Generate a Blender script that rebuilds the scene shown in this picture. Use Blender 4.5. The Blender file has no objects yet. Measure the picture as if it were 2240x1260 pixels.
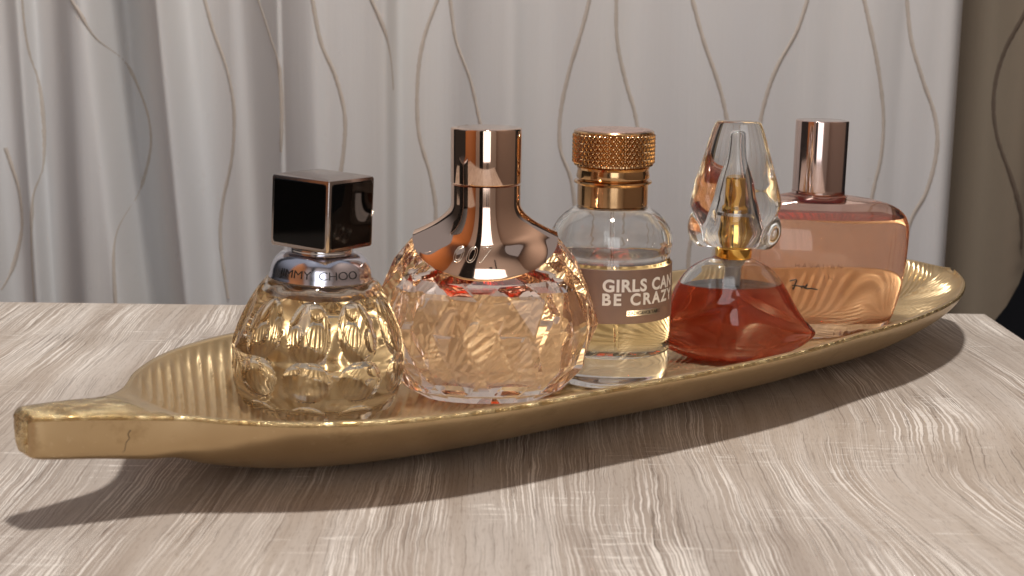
import bpy, bmesh, math, random
import numpy as np
from mathutils import Vector, Matrix, Euler
from mathutils.bvhtree import BVHTree
MM = 0.001
PI = math.pi
sc = bpy.context.scene
COL = sc.collection
# ------------------------------------------------------------------ camera
F_PX, PITCH, ROLL = 3236.0, math.radians(11), math.radians(0.7)
cam = bpy.data.cameras.new('camera')
cam.sensor_width = 36.0
cam.lens = F_PX / 2240 * 36
cam.clip_start, cam.clip_end = 0.02, 50
cam.dof.use_dof = True
cam.dof.focus_distance = 0.66
cam.dof.aperture_fstop = 22
co = bpy.data.objects.new('camera', cam)
COL.objects.link(co)
co.location = (0, 0, 0.170)
fw = Vector((0, math.cos(PITCH), -math.sin(PITCH)))
rt0 = Vector((1, 0, 0)); up0 = rt0.cross(fw)
rt = rt0 * math.cos(ROLL) + up0 * math.sin(ROLL)
up = up0 * math.cos(ROLL) - rt0 * math.sin(ROLL)
m = Matrix((rt, up, -fw)).transposed()
co.rotation_euler = m.to_euler()
sc.camera = co
# ------------------------------------------------------------------ world: dim interior ambience
w = bpy.data.worlds.new('World'); sc.world = w; w.use_nodes = True
bg = w.node_tree.nodes['Background']
# a pale ceiling overhead fading to dim walls and a dark floor
wt = w.node_tree
_tc = wt.nodes.new('ShaderNodeTexCoord'); _sx = wt.nodes.new('ShaderNodeSeparateXYZ'); wt.links.new(_tc.outputs['Generated'], _sx.inputs[0])
_rp = wt.nodes.new('ShaderNodeValToRGB'); wt.links.new(_sx.outputs[2], _rp.inputs[0])
_rp.color_ramp.interpolation = 'EASE'
_rp.color_ramp.elements[0].position = 0.12; _rp.color_ramp.elements[0].color = (0.030, 0.026, 0.024, 1)
_rp.color_ramp.elements[1].position = 0.80; _rp.color_ramp.elements[1].color = (0.27, 0.275, 0.30, 1)
wt.links.new(_rp.outputs[0], bg.inputs[0])
bg.inputs[1].default_value = 1.0
# ------------------------------------------------------------------ lamp and added fill
def area(name, loc, target, sx, sy, power, color, shape='DISK'):
    l = bpy.data.lights.new(name, 'AREA'); l.shape = shape; l.size = sx
    if shape in ('RECTANGLE', 'ELLIPSE'): l.size_y = sy
    l.energy = power; l.color = color
    o = bpy.data.objects.new(name, l); COL.objects.link(o)
    o.location = loc
    d = Vector(target) - Vector(loc)
    o.rotation_euler = d.to_track_quat('-Z', 'Y').to_euler()
    return o
area('ceiling_lamp', (0.06, 0.58, 1.95), (0.06, 0.60, 0), 0.16, 0.16, 31.5, (1.0, 0.965, 0.92))
area('added_fill', (0.07, -0.72, 0.42), (0.03, 1.0, 0.25), 0.55, 1.0, 3.7, (0.93, 0.96, 1.0), 'RECTANGLE')  # unseen fill panel added behind the camera to light the curtain
# ------------------------------------------------------------------ exposure
sc.view_settings.view_transform = 'Standard'
sc.view_settings.look = 'None'
sc.view_settings.exposure = 0.20
sc.view_settings.gamma = 1.0
cy = sc.cycles
cy.max_bounces = 24; cy.transmission_bounces = 24; cy.glossy_bounces = 12; cy.diffuse_bounces = 4
cy.transparent_max_bounces = 16; cy.volume_bounces = 0
cy.caustics_refractive = True; cy.caustics_reflective = True
cy.blur_glossy = 0.0
cy.sample_clamp_indirect = 0.0
cy.use_denoising = True
# ================================================================== materials
def lin(r, g, b):
    f = lambda c: (c / 255 / 12.92) if c / 255 <= 0.04045 else ((c / 255 + 0.055) / 1.055) ** 2.4
    return (f(r), f(g), f(b), 1)
class NT:
    def __init__(s, name):
        s.m = bpy.data.materials.new(name); s.m.use_nodes = True
        s.t = s.m.node_tree; s.t.nodes.clear()
        s.out = s.t.nodes.new('ShaderNodeOutputMaterial')
    def n(s, kind, **kw):
        nd = s.t.nodes.new('ShaderNode' + kind)
        for k, v in kw.items():
            if k == 'op': nd.operation = v
            elif hasattr(nd, k) and k not in ('Color',): setattr(nd, k, v)
            else: nd.inputs[k].default_value = v
        return nd
    def l(s, a, b): s.t.links.new(a, b)
    def v(s, x, sock):
        if isinstance(x, (int, float)): sock.default_value = x
        else: s.l(x, sock)
    def math(s, op, a, b=None, c=None, clamp=False):
        nd = s.t.nodes.new('ShaderNodeMath'); nd.operation = op; nd.use_clamp = clamp
        for i, x in enumerate((a, b, c)):
            if x is not None: s.v(x, nd.inputs[i])
        return nd.outputs[0]
    def comb(s, x, y, z):
        nd = s.t.nodes.new('ShaderNodeCombineXYZ')
        for i, q in enumerate((x, y, z)): s.v(q, nd.inputs[i])
        return nd.outputs[0]
    def noise(s, vec, scale=1, detail=2, rough=0.5, dist=0):
        nd = s.t.nodes.new('ShaderNodeTexNoise')
        if vec is not None: s.l(vec, nd.inputs['Vector'])
        nd.inputs['Scale'].default_value = scale; nd.inputs['Detail'].default_value = detail
        nd.inputs['Roughness'].default_value = rough; nd.inputs['Distortion'].default_value = dist
        return nd.outputs['Fac']
    def ramp(s, fac, stops, interp='LINEAR'):
        nd = s.t.nodes.new('ShaderNodeValToRGB'); s.l(fac, nd.inputs[0])
        nd.color_ramp.interpolation = interp
        e = nd.color_ramp.elements
        while len(e) < len(stops): e.new(0.5)
        for i, (p, c) in enumerate(stops):
            e[i].position = p; e[i].color = c if len(c) == 4 else (*c, 1)
        return nd.outputs[0]
    def mix(s, f, a, b, mode='MIX'):
        nd = s.t.nodes.new('ShaderNodeMix'); nd.data_type = 'RGBA'; nd.blend_type = mode
        s.v(f, nd.inputs[0])
        for x, i in ((a, 6), (b, 7)):
            if isinstance(x, tuple): nd.inputs[i].default_value = x
            else: s.l(x, nd.inputs[i])
        return nd.outputs[2]
    def coords(s):
        tc = s.t.nodes.new('ShaderNodeTexCoord'); sp = s.t.nodes.new('ShaderNodeSeparateXYZ')
        s.l(tc.outputs['Object'], sp.inputs[0]); return tc.outputs['Object'], sp.outputs
    def bump(s, h, strength, dist):
        nd = s.t.nodes.new('ShaderNodeBump'); nd.inputs['Strength'].default_value = strength
        nd.inputs['Distance'].default_value = dist; s.l(h, nd.inputs['Height']); return nd.outputs[0]
    def principled(s, color=None, rough=0.5, metal=0.0, normal=None, **kw):
        p = s.t.nodes.new('ShaderNodeBsdfPrincipled')
        if isinstance(color, tuple): p.inputs['Base Color'].default_value = color
        elif color is not None: s.l(color, p.inputs['Base Color'])
        s.v(rough, p.inputs['Roughness']); s.v(metal, p.inputs['Metallic'])
        if normal is not None: s.l(normal, p.inputs['Normal'])
        for k, v in kw.items(): p.inputs[k].default_value = v
        s.l(p.outputs[0], s.out.inputs[0]); return p

def metal_mat(name, color, rough=0.08, scratch=0.0, **kw):
    M = NT(name); vec, _ = M.coords()
    n = M.noise(vec, 300, 3, 0.6)
    r = M.math('MULTIPLY_ADD', n, rough * 0.9, rough * 0.55)
    M.principled(color, r, 1.0, **kw); return M.m
def plain(name, color, rough=0.5, **kw):
    M = NT(name); vec, _ = M.coords()
    n = M.noise(vec, 180, 3, 0.6)
    c = M.mix(n, tuple(x * 0.9 for x in color[:3]) + (1,), tuple(min(1, x * 1.1) for x in color[:3]) + (1,))
    M.principled(c, rough, 0.0, **kw); return M.m
def glass_mat(name, color=(1, 1, 1, 1), ior=1.5, rough=0.0, absorb=None, dens=0, murk=0, mcol=None):
    M = NT(name)
    g = M.n('BsdfGlass'); g.inputs['Color'].default_value = color
    g.inputs['IOR'].default_value = ior; g.inputs['Roughness'].default_value = rough
    if murk:
        d_ = M.n('BsdfDiffuse'); t_ = M.n('BsdfTranslucent'); m1 = M.n('MixShader'); m2 = M.n('MixShader')
        d_.inputs['Color'].default_value = mcol; t_.inputs['Color'].default_value = mcol
        m1.inputs[0].default_value = 0.5; m2.inputs[0].default_value = murk
        M.l(d_.outputs[0], m1.inputs[1]); M.l(t_.outputs[0], m1.inputs[2]); M.l(g.outputs[0], m2.inputs[1]); M.l(m1.outputs[0], m2.inputs[2])
        M.l(m2.outputs[0], M.out.inputs[0])
    else: M.l(g.outputs[0], M.out.inputs[0])
    if absorb:
        a = M.n('VolumeAbsorption'); a.inputs['Color'].default_value = absorb
        a.inputs['Density'].default_value = dens
        M.l(a.outputs[0], M.out.inputs['Volume'])
    return M.m

def wood_mat():
    M = NT('pale_oak'); vec, (x, y, z) = M.coords()
    def gauss(xc, yc, sx, sy, amp):
        a = M.math('DIVIDE', M.math('SUBTRACT', x, xc), sx); b = M.math('DIVIDE', M.math('SUBTRACT', y, yc), sy)
        e = M.math('ADD', M.math('MULTIPLY', a, a), M.math('MULTIPLY', b, b))
        return M.math('MULTIPLY', M.math('POWER', 2.718, M.math('MULTIPLY', e, -1.0)), amp)
    lowv = M.comb(M.math('MULTIPLY', x, 6.0), M.math('MULTIPLY', y, 3.0), 0.0)
    low = M.noise(lowv, 1, 2, 0.5)
    wob = M.noise(M.comb(M.math('MULTIPLY', x, 60), M.math('MULTIPLY', y, 45), 3.0), 1, 2, 0.5)
    xx = M.math('ADD', x, M.math('MULTIPLY', M.math('SUBTRACT', low, 0.5), 0.045))
    xx = M.math('ADD', xx, M.math('MULTIPLY', M.math('SUBTRACT', wob, 0.5), 0.0026))
    for g in ((0.150, 0.52, 0.045, 0.075, 0.019), (0.21, 0.68, 0.05, 0.12, -0.010)):
        xx = M.math('ADD', xx, gauss(*g))
    # broad growth bands
    bands = M.noise(M.comb(M.math('MULTIPLY', xx, 55), M.math('MULTIPLY', y, 3.5), 1.0), 1, 3, 0.55)
    base = M.ramp(bands, [(0.30, lin(142, 124, 108)), (0.46, lin(168, 153, 138)), (0.66, lin(190, 179, 168))])
    grey = M.noise(M.comb(M.math('MULTIPLY', xx, 14), M.math('MULTIPLY', y, 5), 7.0), 1, 2, 0.5)
    base = M.mix(M.math('MULTIPLY', grey, 0.40), base, lin(188, 177, 167))
    tone = M.noise(M.comb(M.math('MULTIPLY', x, 5), M.math('MULTIPLY', y, 3.2), 21.0), 1, 2, 0.5)
    base = M.mix(M.ramp(tone, [(0.42, (0, 0, 0)), (0.62, (0.5,) * 3)]), base, lin(152, 142, 134))
    # fine pores: dark and limed white streaks
    f1 = M.noise(M.comb(M.math('MULTIPLY', xx, 1400), M.math('MULTIPLY', y, 12), 2.0), 1, 1, 0.5)
    f2 = M.noise(M.comb(M.math('MULTIPLY', xx, 1850), M.math('MULTIPLY', y, 11), 9.0), 1, 1, 0.5)
    f4 = M.noise(M.comb(M.math('MULTIPLY', xx, 500), M.math('MULTIPLY', y, 9), 12.0), 1, 1, 0.5)
    f3 = M.noise(M.comb(M.math('MULTIPLY', xx, 1500), M.math('MULTIPLY', y, 160), 6.0), 1, 2, 0.6)
    zone = M.noise(M.comb(M.math('MULTIPLY', xx, 42), M.math('MULTIPLY', y, 6), 4.0), 1, 2, 0.5)
    zone = M.ramp(zone, [(0.42, (0.08,) * 3), (0.58, (1,) * 3)])
    white = M.math('MULTIPLY', M.ramp(f2, [(0.535, (0, 0, 0)), (0.56, (1, 1, 1))]), zone)
    edge = M.ramp(f2, [(0.475, (0, 0, 0)), (0.50, (1, 1, 1)), (0.515, (1, 1, 1)), (0.53, (0, 0, 0))])
    gate = M.ramp(f4, [(0.50, (0, 0, 0)), (0.60, (1, 1, 1))])
    dark = M.math('MULTIPLY', M.math('MULTIPLY', edge, gate), M.math('MULTIPLY_ADD', zone, 0.8, 0.2))
    dark = M.math('MAXIMUM', dark, M.math('MULTIPLY', M.ramp(f1, [(0.64, (0, 0, 0)), (0.70, (1, 1, 1))]), 0.6))
    c = M.mix(M.math('MULTIPLY', white, 0.72), base, lin(236, 228, 219))
    c = M.mix(M.math('MULTIPLY', dark, 0.80), c, lin(84, 69, 58))
    c = M.mix(M.math('MULTIPLY', M.ramp(f3, [(0.56, (0, 0, 0)), (0.66, (1, 1, 1))]), 0.36), c, lin(122, 106, 94))
    # saw marks across the grain
    saw = M.noise(M.comb(M.math('MULTIPLY', x, 45), M.math('MULTIPLY', y, 420), 5.0), 1, 3, 0.6)
    sm = M.noise(M.comb(M.math('MULTIPLY', x, 16), M.math('MULTIPLY', y, 14), 8.0), 1, 1, 0.5)
    saw = M.math('MULTIPLY', M.ramp(saw, [(0.57, (0, 0, 0)), (0.63, (1, 1, 1))]), M.ramp(sm, [(0.50, (0, 0, 0)), (0.62, (1, 1, 1))]))
    saw = M.math('MULTIPLY', saw, M.math('GREATER_THAN', f2, 0.45))
    c = M.mix(M.math('MULTIPLY', saw, 0.65), c, lin(224, 217, 208))
    h = M.math('SUBTRACT', M.math('MULTIPLY', white, 0.6), dark)
    M.principled(c, 0.50, 0, M.bump(h, 0.4, 0.0003), **{'Specular IOR Level': 0.4}); return M.m

def gold_mat():
    M = NT('gold_leaf_paint'); vec, (x, y, z) = M.coords()
    n1 = M.noise(vec, 22, 4, 0.6); n2 = M.noise(vec, 260, 3, 0.65); n3 = M.noise(vec, 1500, 2, 0.5); n4 = M.noise(vec, 70, 5, 0.7)
    c = M.mix(n1, lin(182, 154, 114), lin(206, 182, 142))
    worn = M.ramp(n2, [(0.62, (0, 0, 0)), (0.72, (1, 1, 1))])
    c = M.mix(M.math('MULTIPLY', worn, 0.35), c, lin(222, 204, 166))
    c = M.mix(M.ramp(n4, [(0.56, (0, 0, 0)), (0.70, (0.45,) * 3)]), c, lin(150, 122, 82))
    r = M.math('MULTIPLY_ADD', n2, 0.18, 0.23)
    h = M.math('ADD', M.math('MULTIPLY', n2, 1.0), M.math('MULTIPLY', n3, 0.35))
    M.principled(c, r, 0.80, M.bump(h, 0.08, 0.0003)); return M.m
def gold_worn_mat():
    M = NT('worn_gold_paint'); vec, (x, y, z) = M.coords()
    n2 = M.noise(vec, 140, 5, 0.7)
    c = M.mix(M.ramp(n2, [(0.45, (0, 0, 0)), (0.6, (1, 1, 1))]), lin(178, 148, 98), lin(222, 200, 152))
    h = M.ramp(n2, [(0.42, (0, 0, 0)), (0.62, (1, 1, 1))])
    M.principled(c, 0.20, 0.85, M.bump(h, 0.8, 0.0009)); return M.m

def cloth_mat(name, c1, c2, transl=0.25):
    M = NT(name); vec, (x, y, z) = M.coords()
    n = M.noise(M.comb(M.math('MULTIPLY', x, 9), 0.0, M.math('MULTIPLY', z, 2.5)), 1, 3, 0.5)
    c = M.mix(n, c1, c2)
    wv = M.noise(M.comb(M.math('MULTIPLY', x, 900), 0.0, M.math('MULTIPLY', z, 300)), 1, 2, 0.5)
    wv2 = M.noise(M.comb(M.math('MULTIPLY', x, 110), 0.0, M.math('MULTIPLY', z, 4)), 1, 2, 0.5)
    p = M.principled(c, 0.85, 0, M.bump(M.math('ADD', M.math('MULTIPLY', wv, 0.12), wv2), 0.35, 0.0015), **{'Specular IOR Level': 0.1})
    return M.m

MAT = {
 'wood': wood_mat(), 'gold': gold_mat(), 'gold_worn': gold_worn_mat(),
 'cloth': cloth_mat('pale_curtain_cloth', lin(211, 213, 218), lin(222, 218, 211)),
 'thread': plain('taupe_thread', lin(194, 184, 174), 0.9),
 'shaded_cloth': cloth_mat('shade_toned_cloth', lin(124, 112, 98), lin(142, 130, 114)),  # curtain cloth in shade, the shade put into its colour
 'shaded_thread': plain('shaded_thread', lin(96, 82, 70), 0.9),  # stitching darkened in colour to match the shaded cloth
 'dark_wall': plain('dark_slate_wall', lin(38, 40, 46), 0.9),
 'wall_paint': plain('beige_wall_paint', lin(196, 186, 178), 0.9), 'brown_wood': plain('orange_brown_wood', lin(190, 120, 66), 0.5),
 'strip_black': plain('dark_strip_black', lin(14, 12, 12), 0.9), 'taupe_paint': plain('taupe_wall_paint', lin(150, 134, 122), 0.9),  # the black is for the dark strips added out of view
 'glass': glass_mat('clear_glass', (0.99, 0.99, 0.985, 1)),
 'glass_dimmed': glass_mat('reflection_dimmed_glass', (0.94, 0.915, 0.88, 1)),  # glass colour lowered to stand in for dark reflections
 'glass_peach': glass_mat('peach_glass', (1.0, 0.955, 0.925, 1)),
 'glass_pink': glass_mat('pink_tinted_glass', (0.98, 0.89, 0.85, 1)),
 'yellow_side': glass_mat('yellow_perfume', ior=1.36 / 1.5, murk=0.02, mcol=(0.92, 0.86, 0.62, 1), absorb=(0.93, 0.89, 0.76, 1), dens=7),
 'yellow_top': glass_mat('yellow_perfume_surface', ior=1.36, absorb=(0.93, 0.89, 0.76, 1), dens=7),
 'peach_side': glass_mat('peach_perfume', ior=1.36 / 1.5, murk=0.15, mcol=(1.0, 0.85, 0.68, 1), absorb=(0.98, 0.84, 0.69, 1), dens=12),
 'peach_top': glass_mat('peach_perfume_surface', ior=1.36, absorb=(0.98, 0.84, 0.69, 1), dens=12),
 'straw_side': glass_mat('straw_perfume', ior=1.36 / 1.5, absorb=(0.95, 0.85, 0.52, 1), dens=18),
 'straw_top': glass_mat('straw_perfume_surface', ior=1.36, absorb=(0.95, 0.85, 0.52, 1), dens=18),
 'red_side': glass_mat('red_brown_perfume', ior=1.36 / 1.5, murk=0.40, mcol=(0.76, 0.165, 0.07, 1), absorb=(0.76, 0.29, 0.17, 1), dens=75),
 'red_top': glass_mat('red_brown_perfume_surface', ior=1.36, absorb=(0.76, 0.29, 0.17, 1), dens=75),
 'amber_side': glass_mat('amber_perfume', ior=1.36 / 1.5, murk=0.26, mcol=(0.99, 0.75, 0.55, 1), absorb=(0.97, 0.77, 0.50, 1), dens=16),
 'amber_top': glass_mat('amber_perfume_surface', ior=1.36, absorb=(0.97, 0.77, 0.50, 1), dens=16),
 'gunmetal': metal_mat('gunmetal_frame', lin(160, 150, 146), 0.22),
 'black': plain('black_gloss_panel', (0.002, 0.002, 0.002, 1), 0.04, **{'Specular IOR Level': 0.25}),
 'lilac': metal_mat('lilac_silver_mirror', lin(214, 214, 226), 0.16),
 'rose': metal_mat('rose_gold_mirror', lin(226, 196, 176), 0.05),
 'copper': metal_mat('copper_metal', lin(202, 162, 118), 0.14),
 'copper_top': metal_mat('copper_disc', lin(206, 176, 164), 0.30),
 'rosetaupe': metal_mat('rose_taupe_metal', lin(216, 192, 184), 0.10),
 'yellowgold': metal_mat('yellow_gold_metal', lin(222, 176, 92), 0.10),
 'silver': metal_mat('silver_metal', lin(205, 203, 204), 0.14),
 'label': plain('mauve_brown_label', lin(132, 106, 94), 0.45),
 'white_ink': plain('white_lettering', lin(238, 234, 230), 0.4),
 'black_ink': plain('black_lettering', lin(20, 18, 18), 0.5),
 'faint_ink': plain('faint_brown_lettering', lin(120, 92, 76), 0.5),
 'engrave': metal_mat('engraved_line', lin(245, 232, 214), 0.25),
 'plastic': plain('grey_plastic', lin(150, 140, 134), 0.35),
}
# ================================================================== mesh helpers
def link(name, me, parent=None, mats=(), smooth=True, angle=None):
    o = bpy.data.objects.new(name, me); COL.objects.link(o)
    for mm_ in mats: me.materials.append(MAT[mm_])
    if smooth:
        me.shade_smooth()
        if angle: me.set_sharp_from_angle(angle=math.radians(angle))
    if parent: o.parent = parent
    return o
def mesh_from(verts, faces, name='m', midx=None):
    me = bpy.data.meshes.new(name)
    me.from_pydata([tuple(c * MM for c in v) for v in verts], [], faces)
    if midx:
        me.polygons.foreach_set('material_index', midx)
    me.update(); return me
def thing(name, label, cat, loc=(0, 0, 0), rot=(0, 0, 0), group=None):
    o = bpy.data.objects.new(name, None); COL.objects.link(o); o.empty_display_size = 0.01
    o.location = tuple(c * MM for c in loc); o.rotation_euler = tuple(math.radians(a) for a in rot)
    o['label'] = label; o['category'] = cat
    if group: o['group'] = group
    return o
def interp(pts, z):
    """smooth (pchip) interpolation through (z, value) pairs"""
    xs = [p[0] for p in pts]; ys = [p[1] for p in pts]
    if z <= xs[0]: return ys[0]
    if z >= xs[-1]: return ys[-1]
    n = len(xs); h = [xs[i + 1] - xs[i] for i in range(n - 1)]; d = [(ys[i + 1] - ys[i]) / h[i] for i in range(n - 1)]
    i = max(j for j in range(n - 1) if xs[j] <= z)
    def sl(j):
        if j == 0: return d[0]
        if j == n - 1: return d[-1]
        if d[j - 1] * d[j] <= 0: return 0
        return 2 * d[j - 1] * d[j] / (d[j - 1] + d[j])
    t = (z - xs[i]) / h[i]
    return ((1 + 2 * t) * (1 - t) ** 2 * ys[i] + t * (1 - t) ** 2 * h[i] * sl(i) + t * t * (3 - 2 * t) * ys[i + 1] + t * t * (t - 1) * h[i] * sl(i + 1))
def tower(rings, cap0=True, cap1=True, flip=False, mid=None):
    """rings: list of lists of (x,y,z), equal length; closed around; mid: material index per band (caps use first/last)"""
    n = len(rings[0]); V = [p for r in rings for p in r]; F = []; MI = []
    for i in range(len(rings) - 1):
        for j in range(n):
            k = (j + 1) % n
            F.append((i * n + j, i * n + k, (i + 1) * n + k, (i + 1) * n + j)); MI.append(mid[i] if mid else 0)
    def cap(r, base, top):
        c = [sum(p[a] for p in r) / n for a in range(3)]; V.append(tuple(c)); ci = len(V) - 1
        for j in range(n):
            k = (j + 1) % n
            F.append((base + j, base + k, ci) if top else (base + k, base + j, ci)); MI.append((mid[-1] if top else mid[0]) if mid else 0)
    if cap0: cap(rings[0], 0, False)
    if cap1: cap(rings[-1], (len(rings) - 1) * n, True)
    if flip: F = [tuple(reversed(f)) for f in F]
    return V, F, MI
def merge(*parts):
    V, F, MI = [], [], []
    for v, f, mi in parts:
        b = len(V); V += v; F += [tuple(i + b for i in q) for q in f]; MI += mi
    return V, F, MI
def circ(r, z, n=96, ratio=1.0, cx=0, cy=0, e=2.0):
    out = []
    for j in range(n):
        a = 2 * PI * j / n; c, s = math.cos(a), math.sin(a)
        out.append((cx + r * math.copysign(abs(c) ** (2 / e), c), cy + r * ratio * math.copysign(abs(s) ** (2 / e), s), z))
    return out
def lathe(prof, n=96, ratio=1.0, **kw):
    return tower([circ(r, z, n, ratio) for r, z in prof], **kw)
def part(name, data, mats, parent, smooth=True, angle=35):
    V, F, MI = data
    me = mesh_from(V, F, name, MI)
    return link(name, me, parent, mats, smooth, angle)
def bevprof(r, z0, z1, b=0.6, k=4, inner=0):
    """closed cylinder profile with rounded rims"""
    P = [(inner, z0)] if inner else [(r * 0.5, z0)]
    for i in range(k + 1):
        a = PI / 2 * i / k; P.append((r - b + b * math.sin(a), z0 + b - b * math.cos(a)))
    for i in range(k + 1):
        a = PI / 2 * i / k; P.append((r - b + b * math.cos(a), z1 - b + b * math.sin(a)))
    P.append((r * 0.5, z1)); return P
def dense(pts, n, z0=None, z1=None):
    z0 = pts[0][0] if z0 is None else z0; z1 = pts[-1][0] if z1 is None else z1
    return [(interp(pts, z0 + (z1 - z0) * i / (n - 1)), z0 + (z1 - z0) * i / (n - 1)) for i in range(n)]
def tube_mesh(path, r, n=8):
    """closed-end tube along path (mm)"""
    P = [Vector(p) for p in path]; rings = []
    nrm = None
    for i, p in enumerate(P):
        t = (P[min(i + 1, len(P) - 1)] - P[max(i - 1, 0)]).normalized()
        if nrm is None: nrm = t.orthogonal().normalized()
        nrm = (nrm - t * nrm.dot(t)).normalized(); b = t.cross(nrm)
        rr = r(i / (len(P) - 1)) if callable(r) else r
        rings.append([tuple(p + nrm * rr * math.cos(2 * PI * j / n) + b * rr * math.sin(2 * PI * j / n)) for j in range(n)])
    return tower(rings)
def catmull(pts, k=8):
    P = [np.array(p, float) for p in pts]; out = []
    for i in range(len(P) - 1):
        p0, p1, p2, p3 = P[max(i - 1, 0)], P[i], P[i + 1], P[min(i + 2, len(P) - 1)]
        for j in range(k):
            t = j / k
            out.append(0.5 * ((2 * p1) + (-p0 + p2) * t + (2 * p0 - 5 * p1 + 4 * p2 - p3) * t * t + (-p0 + 3 * p1 - 3 * p2 + p3) * t ** 3))
    out.append(P[-1]); return [tuple(q) for q in out]
def text_mesh(txt, size, fn, mats, parent, name='lettering', bold=0.0, spacing=1.0, shear=0.0, step=0.6, align='LEFT', thick=0.15, outline=0):
    """flat lettering mapped by fn(x_mm, y_mm, lift_mm) -> (x, y, z) mm"""
    cu = bpy.data.curves.new('t', 'FONT'); cu.body = txt; cu.size = size; cu.offset = bold
    cu.space_character = spacing; cu.shear = shear; cu.align_x = align; cu.resolution_u = 6
    if outline:
        cu.fill_mode = 'NONE'; cu.bevel_depth = outline; cu.bevel_resolution = 1
    ob = bpy.data.objects.new('t', cu); COL.objects.link(ob)
    me = bpy.data.meshes.new_from_object(ob.evaluated_get(bpy.context.evaluated_depsgraph_get()))
    bpy.data.objects.remove(ob); bpy.data.curves.remove(cu)
    bm = bmesh.new(); bm.from_mesh(me)
    if not outline: bmesh.ops.triangulate(bm, faces=bm.faces)
    for _ in range(6):
        le = [e for e in bm.edges if e.calc_length() > step]
        if not le or outline: break
        bmesh.ops.subdivide_edges(bm, edges=le, cuts=1); bmesh.ops.triangulate(bm, faces=[f for f in bm.faces if len(f.verts) > 3])
    for v in bm.verts:
        p = fn(v.co.x, v.co.y, thick + (v.co.z if outline else 0)); v.co = Vector(p) * MM
    bm.to_mesh(me); bm.free()
    return link(name, me, parent, mats, False)
def bvh_of(o):
    return BVHTree.FromPolygons([v.co.copy() for v in o.data.vertices], [tuple(p.vertices) for p in o.data.polygons])
def front_fn(bvh, x0, z0, ang=0.0, sx=1.0, cx=0.0):
    """puts (x,y) on the front of a part, seen from -Y after turning by ang (radians)"""
    R = Matrix.Rotation(ang, 3, 'Z')
    def fn(x, y, lift):
        p = Vector((x0 + x * sx, -80, z0 + y)) * MM; d = Vector((0, 1, 0))
        hit = bvh.ray_cast(R @ p, R @ d)
        if hit[0] is None: return tuple(R @ Vector((x0 + x * sx, 0, z0 + y)))
        nn = hit[1]
        if nn.dot(R @ d) > 0: nn = -nn
        q = hit[0] / MM + nn * lift; return tuple(q)
    return fn
# ================================================================== setting
def pix(u, v, Y):
    """the point at depth Y (mm) that a line of sight passes (used to measure the place)"""
    a = (u - 1120) / F_PX; b = -(v - 630) / F_PX
    d = fw + rt * a + up * b
    k = Y / d.y; return (d.x * k, Y, 170 + d.z * k)
# --- table
tb = thing('table', 'pale limed oak table with rough streaky grain under the gold tray', 'table', (0, 0, 0))
def slab():
    x0, x1, y0, y1, t, b = -700, 267, 60, 816, 28, 1.2
    rings = []
    for (ins, z) in ((b, -t), (0, -t + b), (0, -b), (b * 0.35, -b * 0.35), (b, 0)):
        rings.append([(x0 + ins, y0 + ins, z), (x1 - ins, y0 + ins, z), (x1 - ins, y1 - ins, z), (x0 + ins, y1 - ins, z)])
    V = [p for r in rings for p in r]; F = []
    for i in range(4):
        for j in range(4): F.append((i * 4 + j, i * 4 + (j + 1) % 4, i * 4 + 4 + (j + 1) % 4, i * 4 + 4 + j))
    F.append((0, 3, 2, 1)); F.append((16, 17, 18, 19)); return V, F, [0] * len(F)
tt = part('tabletop', slab(), ['wood'], tb, smooth=False)
def box_data(x0, x1, y0, y1, z0, z1):
    V = [(x, y, z) for z in (z0, z1) for (x, y) in ((x0, y0), (x1, y0), (x1, y1), (x0, y1))]
    F = [(3, 2, 1, 0), (4, 5, 6, 7), (0, 1, 5, 4), (1, 2, 6, 5), (2, 3, 7, 6), (3, 0, 4, 7)]
    return V, F, [0] * 6
# --- curtain
YC = 1060.0
def sstep(a, b, x):
    t = max(0, min(1, (x - a) / (b - a))); return t * t * (3 - 2 * t)
def sig(t): return 1 / (1 + math.exp(-max(-40, min(40, t))))
# fold: (u at v=0, u at v=655, width px top, width px bottom, depth mm, return length px)
FOLDS = [(168, 222, 12, 10, 70, 105), (322, 368, 3, 17, 60, 190), (602, 604, 3, 3, 5, 120), (852, 850, 10, 9, 26, 150), (38, 50, 8, 6, 26, 80), (-60, -40, 9, 9, 20, 60), (470, 500, 16, 20, 12, 110), (690, 700, 18, 14, 9, 120), (1120, 1128, 20, 16, 9, 120),
         (1352, 1340, 26, 22, 5, 150), (1770, 1790, 30, 26, 6, 200), (1960, 1950, 16, 22, 7, 130)]
def curtain_y(x, z):
    # z -> fraction down the picture height of the cloth
    s = (330 - z) / 245.0
    s = max(-0.6, min(2.2, s)); u = 1120 + x * F_PX / (YC * 1.0)
    y = 0
    for (u0, u1, w0, w1, d, L) in FOLDS:
        c = u0 + (u1 - u0) * s; wd = max(2.5, w0 + (w1 - w0) * max(0, min(1.2, s)))
        y += d * (sig((u - c) / wd * 2.2) - sig((u - c - L) / (L * 0.22)))
    y += 3.0 * math.sin(u / 67.0 + 0.6 * s) + 2.0 * math.sin(u / 31.0 + 1.3 - 0.8 * s) + 4 * math.sin(u / 190 + 1)
    y += 1.2 * math.sin(u / 17.0 + s * 1.1) * (0.5 + 0.5 * math.sin(u / 140))
    y += 110 * sstep(302, 350, x) ** 1.5
    return y
cur = thing('curtain', 'pale grey pleated curtain with thin wavy taupe stitched lines behind the table', 'curtain', (0, YC, -600))
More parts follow.
